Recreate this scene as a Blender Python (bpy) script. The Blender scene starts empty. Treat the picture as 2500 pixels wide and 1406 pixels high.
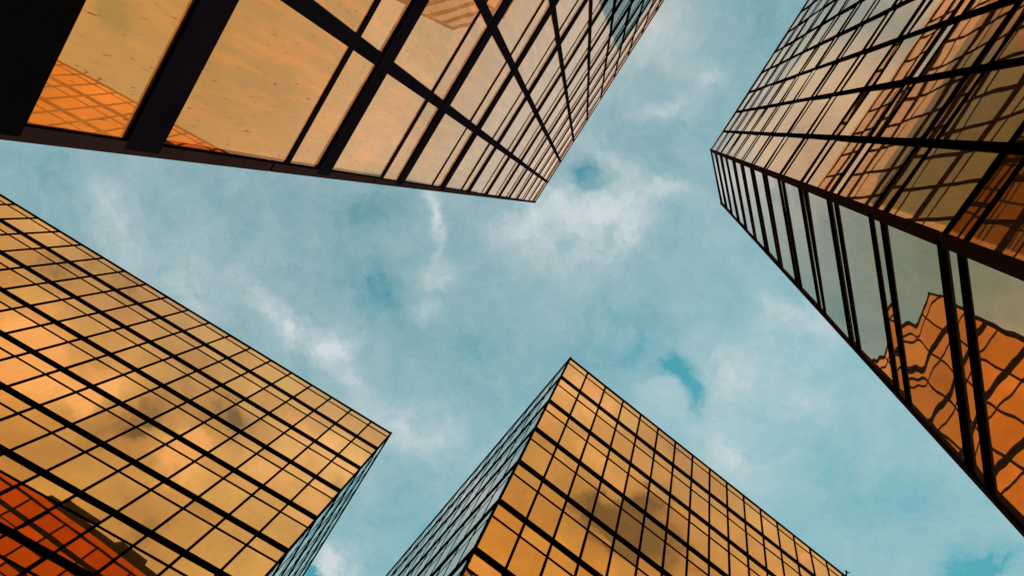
import bpy, math, random
from mathutils import Vector, Matrix
random.seed(7)
sc = bpy.context.scene
C = sc.collection
F = 1724.0                      # focal length in photo pixels (2500 wide)
CX, CY = 1250.0, 703.0

# ---------------------------------------------------------------- frame of reference
ZEN = Vector(((1520-CX)/F, (400-CY)/F, 1.0)).normalized()
EX = Vector((1, 0, 0)); EX = (EX - ZEN*EX.dot(ZEN)).normalized()
EY = ZEN.cross(EX)
def W(c):
    c = Vector(c); return Vector((c.dot(EX), c.dot(EY), c.dot(ZEN)))
EYE = Vector((0, 0, 1.6))
cam = bpy.data.cameras.new('camera'); co = bpy.data.objects.new('camera', cam); C.objects.link(co)
r, d, fw = W((1,0,0)), W((0,1,0)), W((0,0,1))
M = Matrix((r, -d, -fw)).transposed().to_4x4(); M.translation = EYE
co.matrix_world = M
cam.sensor_width = 36; cam.lens = 36*F/2500; cam.clip_start = .05; cam.clip_end = 5000
sc.camera = co
sc.view_settings.view_transform = 'Standard'; sc.view_settings.look = 'None'
sc.view_settings.exposure = 0; sc.view_settings.gamma = 1
sc.cycles.max_bounces = 12; sc.cycles.glossy_bounces = 8; sc.cycles.diffuse_bounces = 3
sc.cycles.caustics_reflective = False

def scr(P):                     # how large a thing shows (only used to rank panes by size)
    q = P - EYE
    x, y, z = q.dot(r), q.dot(d), q.dot(fw)
    return (CX+F*x/z, CY+F*y/z) if z > .1 else None

# ---------------------------------------------------------------- materials
def mat(name):
    m = bpy.data.materials.new(name); m.use_nodes = True
    nt = m.node_tree; nt.nodes.clear()
    return m, nt, nt.nodes, nt.links
def N(nt, t, **k):
    n = nt.nodes.new(t)
    for a, b in k.items(): setattr(n, a, b)
    return n
def math_(nt, op, a, b=None, c=None, clamp=False):
    n = N(nt, 'ShaderNodeMath', operation=op); n.use_clamp = clamp
    for i, v in enumerate((a, b, c)):
        if v is None: continue
        if hasattr(v, 'is_output'): nt.links.new(v, n.inputs[i])
        else: n.inputs[i].default_value = v
    return n.outputs[0]
def noise(nt, vec, scale, detail=2, rough=.5, sx=1, sy=1, sz=1, loc=(0,0,0)):
    mp = N(nt, 'ShaderNodeMapping'); mp.inputs['Scale'].default_value = (sx, sy, sz); mp.inputs['Location'].default_value = loc
    nt.links.new(vec, mp.inputs['Vector'])
    n = N(nt, 'ShaderNodeTexNoise'); n.inputs['Scale'].default_value = scale
    n.inputs['Detail'].default_value = detail; n.inputs['Roughness'].default_value = rough
    nt.links.new(mp.outputs[0], n.inputs['Vector'])
    return n
def ramp(nt, fac, stops):
    n = N(nt, 'ShaderNodeValToRGB'); nt.links.new(fac, n.inputs[0]); e = n.color_ramp.elements
    while len(e) < len(stops): e.new(.5)
    for i, (p, c) in enumerate(stops):
        e[i].position = p; e[i].color = (c, c, c, 1) if not hasattr(c, '__len__') else tuple(c)+(1,)
    return n.outputs[0]

def glass_material(name, base, wave, ripple, dirt_glow, grime=.0, coat=1.45, dust_glow=(.62,.36,.13), glow_high=None):
    m, nt, nodes, links = mat(name)
    out = N(nt, 'ShaderNodeOutputMaterial')
    uv = N(nt, 'ShaderNodeUVMap', uv_map='pane').outputs[0]
    # slow warp of the sheet, different on every pane (the pane map is offset per pane)
    n1 = noise(nt, uv, 1.1, 1, .4)
    n2 = noise(nt, uv, 3.2, 1, .4, loc=(7,3,0))
    h = math_(nt, 'MULTIPLY_ADD', n2.outputs[0], ripple, math_(nt, 'MULTIPLY', n1.outputs[0], wave))
    b = N(nt, 'ShaderNodeBump'); b.inputs['Strength'].default_value = 1; b.inputs['Distance'].default_value = 1.0
    links.new(h, b.inputs['Height'])
    p = N(nt, 'ShaderNodeBsdfPrincipled')
    p.inputs['Metallic'].default_value = 1; p.inputs['Roughness'].default_value = .012
    tn = N(nt, 'ShaderNodeSeparateXYZ'); links.new(N(nt, 'ShaderNodeUVMap', uv_map='tone').outputs[0], tn.inputs[0])
    pc = N(nt, 'ShaderNodeMix', data_type='RGBA')      # each sheet's coating is a little different
    pc.inputs[6].default_value = (base[0]*.84, base[1]*.78, base[2]*.62, 1); pc.inputs[7].default_value = (base[0], base[1]*1.08, base[2]*1.35, 1)
    links.new(tn.outputs[0], pc.inputs[0]); links.new(pc.outputs[2], p.inputs['Base Color'])
    p.inputs['Coat Weight'].default_value = 1; p.inputs['Coat IOR'].default_value = coat; p.inputs['Specular Tint'].default_value = (1, .86, .68, 1); p.inputs['Coat Roughness'].default_value = .01
    links.new(b.outputs[0], p.inputs['Normal']); links.new(b.outputs[0], p.inputs['Coat Normal'])
    # dust and rain streaks down the sheet; tint also paints in warm reflected light
    fuv = N(nt, 'ShaderNodeUVMap', uv_map='face').outputs[0]
    st = noise(nt, fuv, 1, 6, .6, sx=26, sy=2.2)
    pa = noise(nt, fuv, 1.3, 4, .6)
    sm = math_(nt, 'MULTIPLY', ramp(nt, st.outputs[0], [(.45, 0), (.75, 1)]), ramp(nt, pa.outputs[0], [(.35, .2), (.7, 1)]))
    dif = N(nt, 'ShaderNodeBsdfDiffuse')
    dif.inputs['Color'].default_value = (*dust_glow, 1)
    if glow_high:               # reflection hue painted in by height: orange on lower storeys, pale above
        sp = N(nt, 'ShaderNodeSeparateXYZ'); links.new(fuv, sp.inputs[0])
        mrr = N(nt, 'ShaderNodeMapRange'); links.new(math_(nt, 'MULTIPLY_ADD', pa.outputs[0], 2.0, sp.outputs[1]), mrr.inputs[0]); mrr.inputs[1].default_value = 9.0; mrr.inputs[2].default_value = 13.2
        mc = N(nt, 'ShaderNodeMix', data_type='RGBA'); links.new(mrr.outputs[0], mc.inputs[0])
        mc.inputs[6].default_value = (*glow_high, 1); mc.inputs[7].default_value = (*dust_glow, 1); links.new(mc.outputs[2], dif.inputs[0])
    mix = N(nt, 'ShaderNodeMixShader')
    links.new(math_(nt, 'MULTIPLY_ADD', sm, dirt_glow*1.0, dirt_glow*.8), mix.inputs[0])
    links.new(p.outputs[0], mix.inputs[1]); links.new(dif.outputs[0], mix.inputs[2])
    last = mix.outputs[0]
    if grime > 0:               # dark dashes and specks on the old lower panes
        dash = noise(nt, fuv, 1, 3, .6, sx=230, sy=17, loc=(3,9,0))
        spk = noise(nt, fuv, 150, 2, .5)
        g1 = ramp(nt, dash.outputs[0], [(.635, 0), (.70, 1)])
        g2 = ramp(nt, spk.outputs[0], [(.745, 0), (.79, 1)])
        g = math_(nt, 'MULTIPLY', math_(nt, 'MAXIMUM', g1, g2), grime)
        dk = N(nt, 'ShaderNodeBsdfDiffuse'); dk.inputs['Color'].default_value = (.05, .02, .015, 1)
        mx = N(nt, 'ShaderNodeMixShader'); links.new(g, mx.inputs[0]); links.new(last, mx.inputs[1]); links.new(dk.outputs[0], mx.inputs[2])
        last = mx.outputs[0]
    links.new(last, out.inputs[0])
    return m

def metal_material(name, col, rough, spec=.3, var=.4, matt=True):
    m, nt, nodes, links = mat(name)
    out = N(nt, 'ShaderNodeOutputMaterial'); p = N(nt, 'ShaderNodeBsdfPrincipled')
    tc = N(nt, 'ShaderNodeTexCoord').outputs['Object']
    n = noise(nt, tc, 1.7, 5, .6)
    mx = N(nt, 'ShaderNodeMix', data_type='RGBA'); mx.inputs[6].default_value = (*[c*(1-var) for c in col], 1); mx.inputs[7].default_value = (*[c*(1+var) for c in col], 1)
    links.new(n.outputs[0], mx.inputs[0]); links.new(mx.outputs[2], p.inputs['Base Color'])
    p.inputs['Roughness'].default_value = rough; p.inputs['Specular IOR Level'].default_value = spec
    if matt:
        nodes.remove(p); p = N(nt, 'ShaderNodeBsdfDiffuse'); links.new(mx.outputs[2], p.inputs[0])
    links.new(p.outputs[0], out.inputs[0]); return m

GOLD = (1.0, .50, .075)
M_frame = metal_material('black anodised frame', (.0035, .003, .005), .45, .12)
M_corner = metal_material('bronze corner trim', (.055, .030, .030), .5, .25)
M_corner_dark = metal_material('dark bronze trim', (.016, .009, .009), .5, .25)
M_core = metal_material('dark core', (.008, .008, .008), .9, .05)
M_roof = metal_material('roof felt', (.06, .06, .062), .9, .2)
M_clad = metal_material('black base cladding', (.002, .002, .002), .7, .03)
M_pave = metal_material('paving', (.16, .15, .14), .85, .2, .2)

# ---------------------------------------------------------------- mesh builder
class MB:
    def __init__(s): s.v = []; s.f = []; s.uv = []; s.fv = []; s.tn = []
    def hexa(s, c, uv=None, fuv=None, tone=0.0):          # c: eight corners, bottom ring then top ring
        i = len(s.v); s.v += [tuple(p) for p in c]
        for q in ((0,3,2,1),(4,5,6,7),(0,1,5,4),(1,2,6,5),(2,3,7,6),(3,0,4,7)):
            s.f.append(tuple(i+k for k in q))
            for k in q:
                s.uv.append(uv[k % 4] if uv else (0,0)); s.fv.append(fuv[k % 4] if fuv else (0,0)); s.tn.append((tone, 0))
    def build(s, name, m, parent, label=None, kind=None):
        me = bpy.data.meshes.new(name)
        pv = [tuple(Vector(p)-parent.location) for p in s.v] if parent else s.v
        me.from_pydata(pv, [], s.f)
        if any(u != (0,0) for u in s.uv):
            a = me.uv_layers.new(name='pane'); b = me.uv_layers.new(name='face'); t = me.uv_layers.new(name='tone')
            for k in range(len(s.uv)): a.data[k].uv = s.uv[k]; b.data[k].uv = s.fv[k]; t.data[k].uv = s.tn[k]
        me.materials.append(m); me.validate(); me.update()
        o = bpy.data.objects.new(name, me); C.objects.link(o)
        if parent: o.parent = parent
        if label: o['label'] = label
        if kind: o['kind'] = kind
        return o
    def orient(s):
        pass

class Face:
    """one facade: origin at a roof corner, h = one pane along, v = one storey down, n = outward"""
    def __init__(s, P0, h, v, out, ncol, k0, kend, thin, beam_w, thin_w, mul_w, glass, h0=0):
        s.P, s.h, s.v = P0, h, v
        n = h.cross(v).normalized()
        s.n = n if n.dot(out) > 0 else -n
        s.ncol, s.k0, s.kend, s.thin, s.bw, s.tw, s.mw, s.glass = ncol, k0, kend, thin, beam_w, thin_w, mul_w, glass
        s.L = v.length; s.hl = h.length
    kshift = 0.0                # the lowest storeys of the near tower sit slightly lower than an even spacing
    def pt(s, u, k, o=0):
        return s.P + s.h*u + s.v*(k + s.kshift*min(max((k-8.9)/1.6, 0), 1)) + s.n*o
    def box(s, mb, u0, u1, k0, k1, o0, o1, uv=None, fuv=None):
        c = [s.pt(u0,k0,o0), s.pt(u1,k0,o0), s.pt(u1,k1,o0), s.pt(u0,k1,o0), s.pt(u0,k0,o1), s.pt(u1,k0,o1), s.pt(u1,k1,o1), s.pt(u0,k1,o1)]
        if (c[1]-c[0]).cross(c[3]-c[0]).dot(s.n) < 0:
            idx = [0,3,2,1,4,7,6,5]; c = [c[i] for i in idx]
            if uv: uv = [uv[i] for i in (0,3,2,1)]; fuv = [fuv[i] for i in (0,3,2,1)]
        mb.hexa(c, uv, fuv)
    def pane(s, mb, u0, u1, k0, k1, tilt):
        a, b = random.uniform(0, 90), random.uniform(0, 90)
        t = [random.gauss(0, tilt) for _ in range(4)]
        L = 1.0
        uv = [(a, b), (a+(u1-u0)*.45, b), (a+(u1-u0)*.45, b+(k1-k0)), (a, b+(k1-k0))]
        q = s.hl/s.L
        fuv = [(u*q+40, k) for u, k in ((u0,k0),(u1,k0),(u1,k1),(u0,k1))]
        T = .03*s.L
        c0 = [s.pt(u0,k0,-T), s.pt(u1,k0,-T), s.pt(u1,k1,-T), s.pt(u0,k1,-T)]
        c1 = [s.pt(u0,k0,t[0]), s.pt(u1,k0,t[1]), s.pt(u1,k1,t[0]+t[1]*0+t[2]), s.pt(u0,k1,t[2])]
        c1[2] = c1[1] + c1[3] - c1[0]           # keep the sheet flat
        c = c0 + c1
        if (c[1]-c[0]).cross(c[3]-c[0]).dot(s.n) < 0:
            c = [c[i] for i in (0,3,2,1,4,7,6,5)]
            uv = [uv[i] for i in (0,3,2,1)]; fuv = [fuv[i] for i in (0,3,2,1)]
        mb.hexa(c, uv, fuv, random.random())
    def area(s, u0, u1, k0, k1):
        P = [scr(s.pt(u, k)) for u, k in ((u0,k0),(u1,k0),(u1,k1),(u0,k1))]
        if any(p is None for p in P): return 0
        if (s.pt(u0,k0)-EYE).dot(s.n) > 0: return 0
        cl = [(min(max(x, 0), 2500), min(max(y, 0), 1406)) for x, y in P]
        return abs(sum(cl[i][0]*cl[(i+1) % 4][1]-cl[(i+1) % 4][0]*cl[i][1] for i in range(4)))/2

def tower(name, label, faces, foot, depth_v, k0, tilt, clad_k=None):
    root = bpy.data.objects.new(name, None); C.objects.link(root)
    base = foot[0] + faces[0].v * (-(foot[0].z)/faces[0].v.z)
    root.location = (base.x, base.y, 0)
    root['label'] = label; root['category'] = 'skyscraper'; root['group'] = 'gold glass towers round the courtyard'
    v = faces[0].v; L = v.length
    # core: a closed prism a little behind the glass
    cen = sum(foot, Vector())/len(foot)
    def prism(mb, ka, kb, inset, top_flat=False):
        n = len(foot); ring0, ring1 = [], []
        for p in foot:
            q = p + (cen-p).normalized()*inset
            ring0.append(q+v*ka); ring1.append(q+v*kb)
        i = len(mb.v); mb.v += [tuple(p) for p in ring0+ring1]
        mb.f.append(tuple(range(i, i+n))); mb.f.append(tuple(range(i+2*n-1, i+n-1, -1)))
        for a in range(n):
            b = (a+1) % n; mb.f.append((i+a, i+n+a, i+n+b, i+b))
        tot = 2*n + 4*n
        mb.uv += [(0,0)]*tot; mb.fv += [(0,0)]*tot
    kend = faces[0].kend
    mb = MB(); prism(mb, k0+.02, kend, .11*L); mb.build('wall_core', M_core, root)
    mb = MB(); prism(mb, k0-.02, k0+.018, .09*L); mb.build('roof', M_roof, root)
    tall, short = [], []
    for f in faces:
        # glass
        for u in range(f.ncol):
            kk = -1
            k = 0
            while k < kend-.05:
                a0 = max(k, f.k0) + (f.bw*.3 if k > 0 else 0); a1 = k+f.thin; a2 = min(k+1, kend)
                short.append((f.area(u,u+1,a0,a1), f, u, a0, a1))
                if not (clad_k and a1 >= clad_k): tall.append((f.area(u,u+1,a1,a2), f, u, a1, a2))
                k += 1
        if clad_k:
            short[:] = [t for t in short if not (t[1] is f and t[3] >= clad_k)]
        # beams at every storey, thin transoms, mullions
        H = kend
        bars = []
        for k in range(1, int(kend)+1):
            if clad_k and k > clad_k: break
            mb = MB(); f.box(mb, 0.002, f.ncol-.002, k-f.bw/2, k+f.bw/2, -.02*L, f.bo*L); mb.build('floor_beam', M_frame, root)
        for k in range(0, int(kend)+1):
            if k+f.thin < f.k0+.06: continue
            if clad_k and k+f.thin > clad_k-.1: break
            mb = MB(); f.box(mb, 0.004, f.ncol-.004, k+f.thin-f.tw/2, k+f.thin+f.tw/2, -.02*L, f.to*L); mb.build('transom', M_frame, root)
        for u in range(1, f.ncol):
            w = f.mw*L/f.hl/2
            mb = MB(); f.box(mb, u-w, u+w, f.k0+.01, kend if not clad_k else clad_k, -.021*L, f.mo*L); mb.build('mullion', M_frame, root)
        if clad_k:
            mb = MB(); f.box(mb, 0, f.ncol, clad_k, kend, -.05*L, .012*L); mb.build('base_cladding', M_clad, root)
        mb = MB(); f.box(mb, -.03, f.ncol+.03, f.k0-.03, f.k0+.02, -.04*L, .012*L); mb.build('parapet', M_frame, root)
    for nm, lst in (('window_pane', tall), ('transom_pane', short)):
        lst.sort(key=lambda t: -t[0])
        rest = MB(); gl = None
        byg = {}
        for i, (ar, f, u, a, b) in enumerate(lst):
            if i < 100 and ar > 30:
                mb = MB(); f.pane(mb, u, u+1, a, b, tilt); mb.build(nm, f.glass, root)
            else:
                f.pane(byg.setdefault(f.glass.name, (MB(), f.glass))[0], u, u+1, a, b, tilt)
        for g in byg.values():
            o = g[0].build(nm, g[1], root, kind='stuff')
    return root

def corner(root, P, v, ka, kb, dirs, w, m, name='corner_post', o_=.02):
    """square-ish post running down an arris; dirs = two in-plane directions away from the corner"""
    L = v.length; a = dirs[0].normalized()*w*L; b = dirs[1].normalized()*w*L
    o = -(dirs[0].normalized()+dirs[1].normalized()).normalized()*o_*L
    mb = MB()
    nseg = int(math.ceil(kb-ka)); 
    for i in range(nseg):
        k0 = ka+i; k1 = min(ka+i+1-.012, kb)
        c = [P+o+v*k0, P+o+a+v*k0, P+o+a+b+v*k0, P+o+b+v*k0]
        c += [x+v*(k1-k0) for x in c]
        mb.hexa(c)
    bmo = mb.build(name, m, root)
    import bmesh
    bm = bmesh.new(); bm.from_mesh(bmo.data); bmesh.ops.recalc_face_normals(bm, faces=bm.faces); bm.to_mesh(bmo.data); bm.free()
    return bmo

# ---------------------------------------------------------------- the four towers (measured facade frames, camera space, storeys)
STOREY = 4.0
def V(t, s=1.0): return W(t)*STOREY*s
def P(t, s=1.0): return W(t)*STOREY*s + EYE
def kground(P0, v): return -P0.z/v.z

G_A = glass_material('gold glass north', (1,.46,.10), .005, .0006, .34, grime=.8, coat=1.2, dust_glow=(.97,.34,.06), glow_high=(.95,.57,.36))
G_B = glass_material('gold glass east', (1,.45,.08), .008, .001, .16, coat=1.2, dust_glow=(.98,.66,.48))
G_Bc = glass_material('gold glass chamfer', (1,.46,.13), .032, .0028, .14, coat=1.2, dust_glow=(.98,.68,.36))
G_C = glass_material('gold glass west', GOLD, .003, .0005, .13)
G_D = glass_material('gold glass south', GOLD, .003, .0005, .13)
G_N = glass_material('gold glass far side', (.8,.19,.015), .009, .001, .06, coat=1.1, dust_glow=(.6,.15,.04))  # red of twice-reflected gold is put into this tint
G_S = glass_material('gold glass sides', GOLD, .03, .003, .03)

def mkface(P0, h, v, out, ncol, k0, kend, thin, bw, tw, mw, glass, bo=.02, to=.006, mo=.011):
    f = Face(P0, h, v, out, ncol, k0, kend, thin, bw, tw, mw, glass); f.bo, f.to, f.mo = bo, to, mo
    return f

# --- A, top left of the photo
vA = V((-.1013,.1105,-.9887)); hA = V((.2306,-.3559,-.0741)); P0A = P((.4616,-1.6124,13.3469))
nA = W((.8366,.5472,-.0245))
k0A = .488; kA = kground(P0A, vA)
sA = -nA*STOREY*.447
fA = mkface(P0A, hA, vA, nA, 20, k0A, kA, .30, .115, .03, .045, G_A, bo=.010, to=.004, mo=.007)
fA.kshift = .05
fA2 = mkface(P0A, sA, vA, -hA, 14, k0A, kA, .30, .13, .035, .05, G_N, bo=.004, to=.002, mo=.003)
footA = [P0A, P0A+hA*20, P0A+hA*20+sA*14, P0A+sA*14]
tA = tower('glass_tower', 'nearest gold glass tower, top left, with a black base and broad black beams', [fA, fA2], footA, vA, k0A, .006, clad_k=12.315)
corner(tA, P0A, vA, k0A-.03, kA, (hA, sA), .028, M_corner_dark, o_=.014)

def boxpart(name, base, a, b, c, m, parent, taper=0):
    """a block standing on a roof: base corner, two edges and the height edge"""
    mb = MB(); t = (a+b)*taper
    mb.hexa([base, base+a, base+a+b, base+b, base+c+t, base+a+c-(a*taper)+b*taper, base+a+b+c-t, base+b+c+a*taper-b*taper])
    import bmesh
    o = mb.build(name, m, parent); bm = bmesh.new(); bm.from_mesh(o.data); bmesh.ops.recalc_face_normals(bm, faces=bm.faces); bm.to_mesh(o.data); bm.free()
    return o
roofA = [o for o in tA.children if o.name.startswith('roof')][0]
M_plant = metal_material('grey green roof plant', (.022, .022, .018), .8, .2)
hAu, sAu, up = hA.normalized(), sA.normalized(), Vector((0, 0, 1))
R0 = P0A + vA*k0A
for (i, a, bb, c, hh, tp) in ((.45,.6,4,21,2.3,.02),(.7,1.5,3,5.5,3.6,.18),(.9,6.2,2,3.2,2.9,.06),(.6,10,3,5.2,3.9,.22),(1.1,16.6,2,3.1,3.3,.12),(8,3,10,12,5.2,.04)):
    o = boxpart('plant_room', R0+hAu*i+sAu*a-vA*.02, hAu*bb, sAu*c, up*hh, M_plant, tA, tp)

# --- B, right
sB = .82
vB = V((-.1878,.2179,-.9578), sB); hB = V((.2321,-.3745,-.0719), sB); P0B = P((4.0829,-2.8208,14.4997), sB)
cB = V((.2853,1.0561,.2473), sB); nB = -W((.8453,.5324,-.0446))
k0B = 0.0; kB = kground(P0B, vB)
sBv = W((.8453,.5324,-.0446))*STOREY*sB*.447
fB = mkface(P0B, hB, vB, nB, 18, k0B, kB, .2, .04, .035, .045, G_B, bo=.008, to=.006, mo=.010)
fBc = mkface(P0B, cB, vB, -hB+nB, 1, k0B, kB, .2, .06, .06, .05, G_Bc, bo=.012, to=.010, mo=.010)
fBd = mkface(P0B+cB, sBv, vB, -hB, 12, k0B, kB, .2, .06, .04, .05, G_S)
footB = [P0B, P0B+hB*18, P0B+hB*18+sBv*14, P0B+cB+sBv*12, P0B+cB]
tB = tower('glass_tower', 'gold glass tower at the right edge with a cut corner of single wide panes', [fB, fBc, fBd], footB, vB, k0B, .008)
corner(tB, P0B, vB, -.03, kB, (hB, cB), .034, M_corner, o_=.012)
corner(tB, P0B+cB, vB, -.04, kB, (sBv, -cB), .03, M_corner)

def side_dir(P0c, vc, slope, target=None):
    """horizontal of a side facade: square to v, its roofline running along the measured image line"""
    P0c = Vector(P0c); px = CX+F*P0c.x/P0c.z; py = CY+F*P0c.y/P0c.z
    Q = Vector(((target[0]-CX)/F, (target[1]-CY)/F, 1))
    n = P0c.cross(Q); h = n.cross(Vector(vc)).normalized()
    if h.dot(Q*P0c.z - P0c) < 0: h = -h
    return h*.447
# --- C, bottom left
sC = 1.0
vcC, pcC = (-.114,.1202,-.9862), (-2.45,2.9441,14.4499)
vC = V(vcC, sC); hC = V((-.3884,-.2524,-.0504), sC); P0C = P(pcC, sC); nC = -W((.5524,-.8174,-.1635)); nC = -nC
k0C = .096; kC = kground(P0C, vC)
gC = V(side_dir(pcC, vcC, None, (740,1406)), sC)
fC = mkface(P0C, hC, vC, nC, 26, k0C, kC, .31, .105, .03, .032, G_C, bo=.012)
fC2 = mkface(P0C, gC, vC, -hC, 14, k0C, kC, .31, .10, .026, .024, G_S, bo=.010, to=.003, mo=.004)
footC = [P0C, P0C+hC*26, P0C+hC*26+gC*14, P0C+gC*14]
tC = tower('glass_tower', 'gold glass tower at bottom left, its long facade filling the corner of the picture', [fC, fC2], footC, vC, k0C, .004)
corner(tC, P0C, vC, k0C-.05, kC, (hC, gC), .035, M_frame)

# --- D, bottom centre
sD = 1.12
vcD, pcD = (-.2626,.279,-.9237), (1.1411,1.3163,13.6395)
vD = V(vcD, sD); hD = V((.3477,.2764,.0467), sD); P0D = P(pcD, sD); nD = W((.6058,-.6974,-.3829))
k0D = .11; kD = kground(P0D, vD)
gD = V(side_dir(pcD, vcD, None, (940,1406)), sD)
fD = mkface(P0D, hD, vD, nD, 20, k0D, kD, .32, .105, .03, .032, G_D, bo=.012)
fD2 = mkface(P0D, gD, vD, -hD, 16, k0D, kD, .32, .11, .026, .026, G_S, bo=.012, to=.003, mo=.004)
footD = [P0D, P0D+hD*20, P0D+hD*20+gD*16, P0D+gD*16]
tD = tower('glass_tower', 'gold glass tower at bottom centre with its corner pointing up and a pale reflecting side', [fD, fD2], footD, vD, k0D, .004)
corner(tD, P0D, vD, k0D-.05, kD, (hD, gD), .035, M_frame)

# small aerials on the roof edge of D
def tube(mb, pts, rad):
    for a, b in zip(pts, pts[1:]):
        z = (b-a).normalized(); x = z.orthogonal().normalized(); y = z.cross(x)
        c = [a+(x*i+y*j)*rad for i, j in ((-1,-1),(1,-1),(1,1),(-1,1))]; c += [p+(b-a) for p in c]
        mb.hexa(c)
for (u, hh, lab) in ((16.25, .55, 'tiny forked aerial on the roof edge of the bottom centre tower'), (17.0, .4, 'lower stub aerial on the same roof edge, nearer the picture border')):
    b = P0D+hD*u+vD*(k0D-.03)
    root = bpy.data.objects.new('roof_aerial', None); C.objects.link(root); root.location = b
    root['label'] = lab; root['category'] = 'aerial'
    n = nD.normalized(); q = hD.normalized()
    mb = MB(); tube(mb, [b-up*.1, b+up*hh*.5+n*.2, b+up*hh+n*.3], .05); mb.build('mast', M_frame, root)
    mb = MB(); tube(mb, [b+up*hh*.5+n*.25-q*.25, b+up*hh*.6+n*.25, b+up*hh*.8+n*.35+q*.3], .035); mb.build('crossarm', M_frame, root)

# ---------------------------------------------------------------- ground
me = bpy.data.meshes.new('ground'); g = 1500
me.from_pydata([(-g,-g,0),(g,-g,0),(g,g,0),(-g,g,0)], [], [(0,1,2,3)]); me.materials.append(M_pave)
go = bpy.data.objects.new('ground', me); C.objects.link(go); go['kind'] = 'structure'

# ---------------------------------------------------------------- sky
SUN_AZ = W(((2841-CX)/F, (2121-CY)/F, 1)).normalized()
sun = bpy.data.lights.new('sun', 'SUN'); sun.energy = 4.8; sun.angle = math.radians(.5); sun.color = (1, .86, .68)
so = bpy.data.objects.new('sun', sun); C.objects.link(so)
so.rotation_euler = SUN_AZ.to_track_quat('Z', 'Y').to_euler()
w = bpy.data.worlds.new('World'); sc.world = w; w.use_nodes = True
nt = w.node_tree; nt.nodes.clear(); L = nt.links
tc = N(nt, 'ShaderNodeTexCoord').outputs['Generated']
sky0 = N(nt, 'ShaderNodeTexSky', sky_type='NISHITA', sun_disc=False)
sky0.dust_density = .1; sky0.sun_elevation = math.asin(SUN_AZ.z); sky0.sun_rotation = math.atan2(SUN_AZ.x, SUN_AZ.y)
# the cloud deck is a flat layer overhead: direction / height
sep = N(nt, 'ShaderNodeSeparateXYZ'); L.new(tc, sep.inputs[0])
zz = math_(nt, 'MAXIMUM', sep.outputs[2], .05)
X = math_(nt, 'DIVIDE', sep.outputs[0], zz); Y = math_(nt, 'DIVIDE', sep.outputs[1], zz)
cmb = N(nt, 'ShaderNodeCombineXYZ'); L.new(X, cmb.inputs[0]); L.new(Y, cmb.inputs[1])
deck = cmb.outputs[0]
def deckxy(px, py):
    q = W(((px-CX)/F, (py-CY)/F, 1)); return q.x/q.z, q.y/q.z
# domain warp
wn = N(nt, 'ShaderNodeTexNoise'); wn.inputs['Scale'].default_value = 9; wn.inputs['Detail'].default_value = 6; wn.inputs['Roughness'].default_value = .62
L.new(deck, wn.inputs['Vector'])
sub = N(nt, 'ShaderNodeVectorMath', operation='SUBTRACT'); L.new(wn.outputs['Color'], sub.inputs[0]); sub.inputs[1].default_value = (.5,.5,.5)
scl = N(nt, 'ShaderNodeVectorMath', operation='SCALE'); L.new(sub.outputs[0], scl.inputs[0]); scl.inputs['Scale'].default_value = .12
add = N(nt, 'ShaderNodeVectorMath', operation='ADD'); L.new(deck, add.inputs[0]); L.new(scl.outputs[0], add.inputs[1])
warped = add.outputs[0]
def blob(px, py, rx, ry, ang, amp, vec=warped):
    """soft elliptical bank of cloud (amp > 0) or gap (amp < 0) in the deck"""
    x, y = deckxy(px, py)
    mp = N(nt, 'ShaderNodeMapping', vector_type='TEXTURE')
    mp.inputs['Location'].default_value = (x, y, 0); mp.inputs['Rotation'].default_value = (0, 0, math.radians(ang))
    mp.inputs['Scale'].default_value = (rx/F, ry/F, 1)
    L.new(vec, mp.inputs['Vector'])
    dt = N(nt, 'ShaderNodeVectorMath', operation='DOT_PRODUCT'); L.new(mp.outputs[0], dt.inputs[0]); L.new(mp.outputs[0], dt.inputs[1])
    e = math_(nt, 'POWER', 2.718, math_(nt, 'MULTIPLY', dt.outputs['Value'], -1.0))
    return math_(nt, 'MULTIPLY', e, amp)
BL = [(1460,540,150,110,0,.42),(1280,570,70,60,0,.38),(1440,400,110,45,40,.22),(1600,450,120,25,25,.2),(1440,430,60,35,30,-.55),
 (1060,540,18,75,10,.42),(1080,660,60,40,0,.28),(1050,770,40,40,0,.3),(700,790,130,45,42,.5),(830,880,110,45,45,.38),(990,1050,170,90,20,.3),
 (1640,270,60,30,0,.3),(1480,100,200,180,0,.18),(1740,200,60,40,0,.2),(1720,940,150,100,0,.34),(1690,950,30,60,-25,-1.0),(1640,900,40,25,0,-.5),(1800,1130,110,90,30,.34),
 (1960,780,90,70,0,.28),(1960,950,90,70,30,.2),(800,1370,60,70,0,.6),(765,1400,30,40,0,-.7),(270,520,90,110,0,.22),(450,700,160,90,30,.2),(600,950,300,50,31,.1),
 (150,430,120,60,0,-.12),(880,520,120,70,0,-.18),(920,700,120,70,20,-.15),(1540,850,140,110,0,-.18),(1130,880,200,90,20,-.12),(2000,1230,170,130,0,-.08),(2380,1380,70,40,-30,-.9),(2250,1200,150,100,0,-.08),
 (1900,100,120,120,0,-.12),(1690,560,110,160,0,-.05),(1050,1250,90,150,0,-.1),(1600,330,140,90,0,-.1)]
tot = None
for b in BL:
    e = blob(*b); tot = e if tot is None else math_(nt, 'ADD', tot, e)
fine = noise(nt, warped, 16, 8, .62)
crisp = noise(nt, warped, 11, 9, .66, loc=(2,7,0))
tot = math_(nt, 'MULTIPLY', tot, math_(nt, 'MULTIPLY_ADD', ramp(nt, crisp.outputs[0], [(.40, 0), (.62, 1)]), 1.15, .42))
big = noise(nt, warped, 4.5, 5, .55, loc=(4,2,0))
grain = noise(nt, warped, 60, 6, .7)
dens = math_(nt, 'MULTIPLY_ADD', fine.outputs[0], .42, math_(nt, 'ADD', tot, .10))
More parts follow.
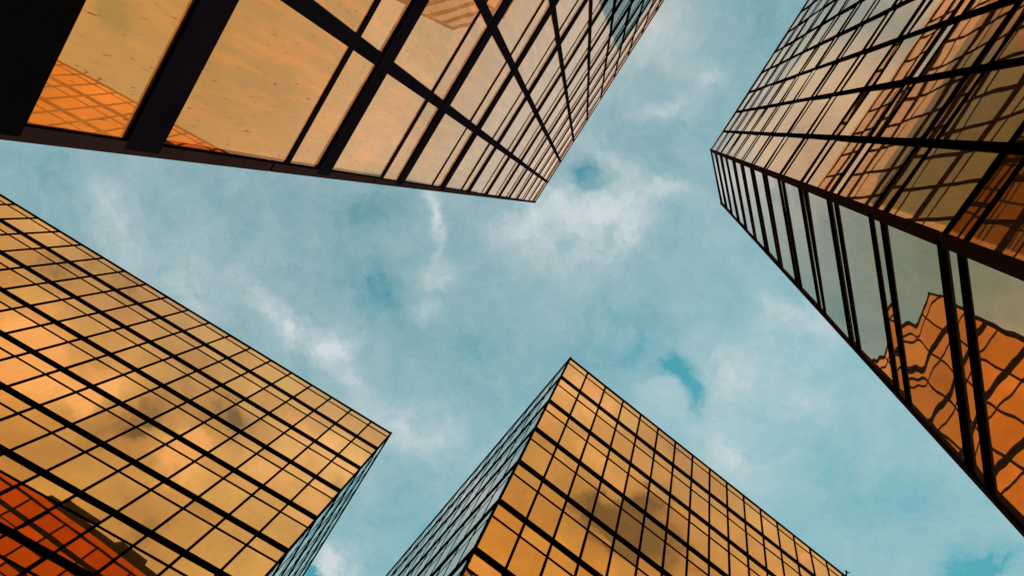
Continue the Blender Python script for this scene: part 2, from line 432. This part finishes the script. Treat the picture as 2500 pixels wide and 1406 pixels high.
dens = math_(nt, 'MULTIPLY_ADD', big.outputs[0], .27, dens)
dens = math_(nt, 'MULTIPLY_ADD', grain.outputs[0], .2, dens)
vfine = noise(nt, deck, 260, 3, .7)
dens = math_(nt, 'MULTIPLY_ADD', vfine.outputs[0], .16, math_(nt, 'SUBTRACT', dens, .08))
# away from overhead the deck thickens towards a bright evening bank out of view (north-east), added for warm reflections
wsep = N(nt, 'ShaderNodeSeparateXYZ'); L.new(warped, wsep.inputs[0])
bt = math_(nt, 'MULTIPLY_ADD', wsep.outputs[0], .5, math_(nt, 'MULTIPLY', wsep.outputs[1], -.87))
mr = N(nt, 'ShaderNodeMapRange', interpolation_type='SMOOTHSTEP'); L.new(bt, mr.inputs[0]); mr.inputs[1].default_value = .29; mr.inputs[2].default_value = .43
rad = N(nt, 'ShaderNodeVectorMath', operation='LENGTH'); L.new(warped, rad.inputs[0])
mr2 = N(nt, 'ShaderNodeMapRange', interpolation_type='SMOOTHSTEP'); L.new(rad.outputs['Value'], mr2.inputs[0]); mr2.inputs[1].default_value = .98; mr2.inputs[2].default_value = 1.12
bk = math_(nt, 'MAXIMUM', mr.outputs[0], mr2.outputs[0])
bk = math_(nt, 'MAXIMUM', bk, math_(nt, 'MINIMUM', math_(nt, 'ADD', blob(1430, -90, 150, 150, 0, 1.5), blob(1330, 60, 110, 90, 0, 1.3)), 1.0))  # bright cloud added behind tower A to brighten the right tower's reflections
def streak(p1, p2, wid, amp):
    """bank or shred of cloud lying between two directions"""
    a, b = Vector(deckxy(*p1)), Vector(deckxy(*p2)); m = (a+b)/2; d_ = b-a
    mp = N(nt, 'ShaderNodeMapping', vector_type='TEXTURE')
    mp.inputs['Location'].default_value = (m.x, m.y, 0); mp.inputs['Rotation'].default_value = (0, 0, math.atan2(d_.y, d_.x))
    mp.inputs['Scale'].default_value = (d_.length*.6, wid, 1); L.new(warped, mp.inputs['Vector'])
    dt = N(nt, 'ShaderNodeVectorMath', operation='DOT_PRODUCT'); L.new(mp.outputs[0], dt.inputs[0]); L.new(mp.outputs[0], dt.inputs[1])
    return math_(nt, 'MULTIPLY', math_(nt, 'POWER', 2.718, math_(nt, 'MULTIPLY', dt.outputs['Value'], -1.0)), amp)
shade = None           # shreds and bright banks in the evening cloud beyond the courtyard
for p1, p2, wid, amp in (((3234,-234),(3451,-376),.05,-.22),((3451,-376),(3713,-503),.09,-.26),((3334,-456),(3414,-585),.05,-.14),
        ((1500,-800),(1560,-1060),.045,-.22),((1546,-1008),(1607,-1130),.035,-.22),((1700,-800),(1588,-740),.04,-.22),((1960,-560),(1985,-500),.03,-.2),((1000,-1050),(1120,-1010),.025,-.08),
        ((1148,-1225),(1326,-1196),.07,.24),((1400,-1100),(1500,-1180),.05,.22),((1640,-1060),(1760,-960),.05,.24),((1511,-960),(1700,-900),.05,.1),((3435,188),(3300,60),.08,.08)):
    e = streak(p1, p2, wid, amp); shade = e if shade is None else math_(nt, 'ADD', shade, e)
# sky colour
sky = N(nt, 'ShaderNodeMix', data_type='RGBA', blend_type='DARKEN'); sky.inputs[0].default_value = 1; L.new(sky0.outputs[0], sky.inputs[6]); sky.inputs[7].default_value = (1.25, 1.8, 3.2, 1)
ns = N(nt, 'ShaderNodeMix', data_type='RGBA', blend_type='MULTIPLY'); ns.inputs[0].default_value = 1
L.new(sky.outputs[2], ns.inputs[6]); ns.inputs[7].default_value = (.075, .225, .148, 1)
cloudf = N(nt, 'ShaderNodeMapRange'); cloudf.inputs[1].default_value = .18; cloudf.inputs[2].default_value = 1.12; L.new(dens, cloudf.inputs[0])
m1 = N(nt, 'ShaderNodeMix', data_type='RGBA'); L.new(cloudf.outputs[0], m1.inputs[0]); L.new(ns.outputs[2], m1.inputs[6]); m1.inputs[7].default_value = (.62, .69, .71, 1)
# bright bank with darker shreds
sh = noise(nt, warped, 3.2, 6, .6, loc=(1.3,5,0))
br = ramp(nt, math_(nt, 'ADD', sh.outputs[0], shade), [(.30, (.24,.25,.25)), (.40, (.60,.54,.44)), (.54, (.78,.70,.52)), (.66, (1.15,.94,.80))])
m2 = N(nt, 'ShaderNodeMix', data_type='RGBA'); L.new(bk, m2.inputs[0]); L.new(m1.outputs[2], m2.inputs[6]); 
warm = N(nt, 'ShaderNodeMix', data_type='RGBA', blend_type='MULTIPLY'); wr = N(nt, 'ShaderNodeMapRange'); L.new(rad.outputs['Value'], wr.inputs[0]); wr.inputs[1].default_value = .55; wr.inputs[2].default_value = 1.1
L.new(wr.outputs[0], warm.inputs[0]); L.new(br, warm.inputs[6]); warm.inputs[7].default_value = (1, .74, .40, 1); L.new(warm.outputs[2], m2.inputs[7])
bg = N(nt, 'ShaderNodeBackground'); bg.inputs['Strength'].default_value = 1.0; L.new(m2.outputs[2], bg.inputs[0])
wo = N(nt, 'ShaderNodeOutputWorld'); L.new(bg.outputs[0], wo.inputs[0])
print('objects', len(bpy.data.objects))
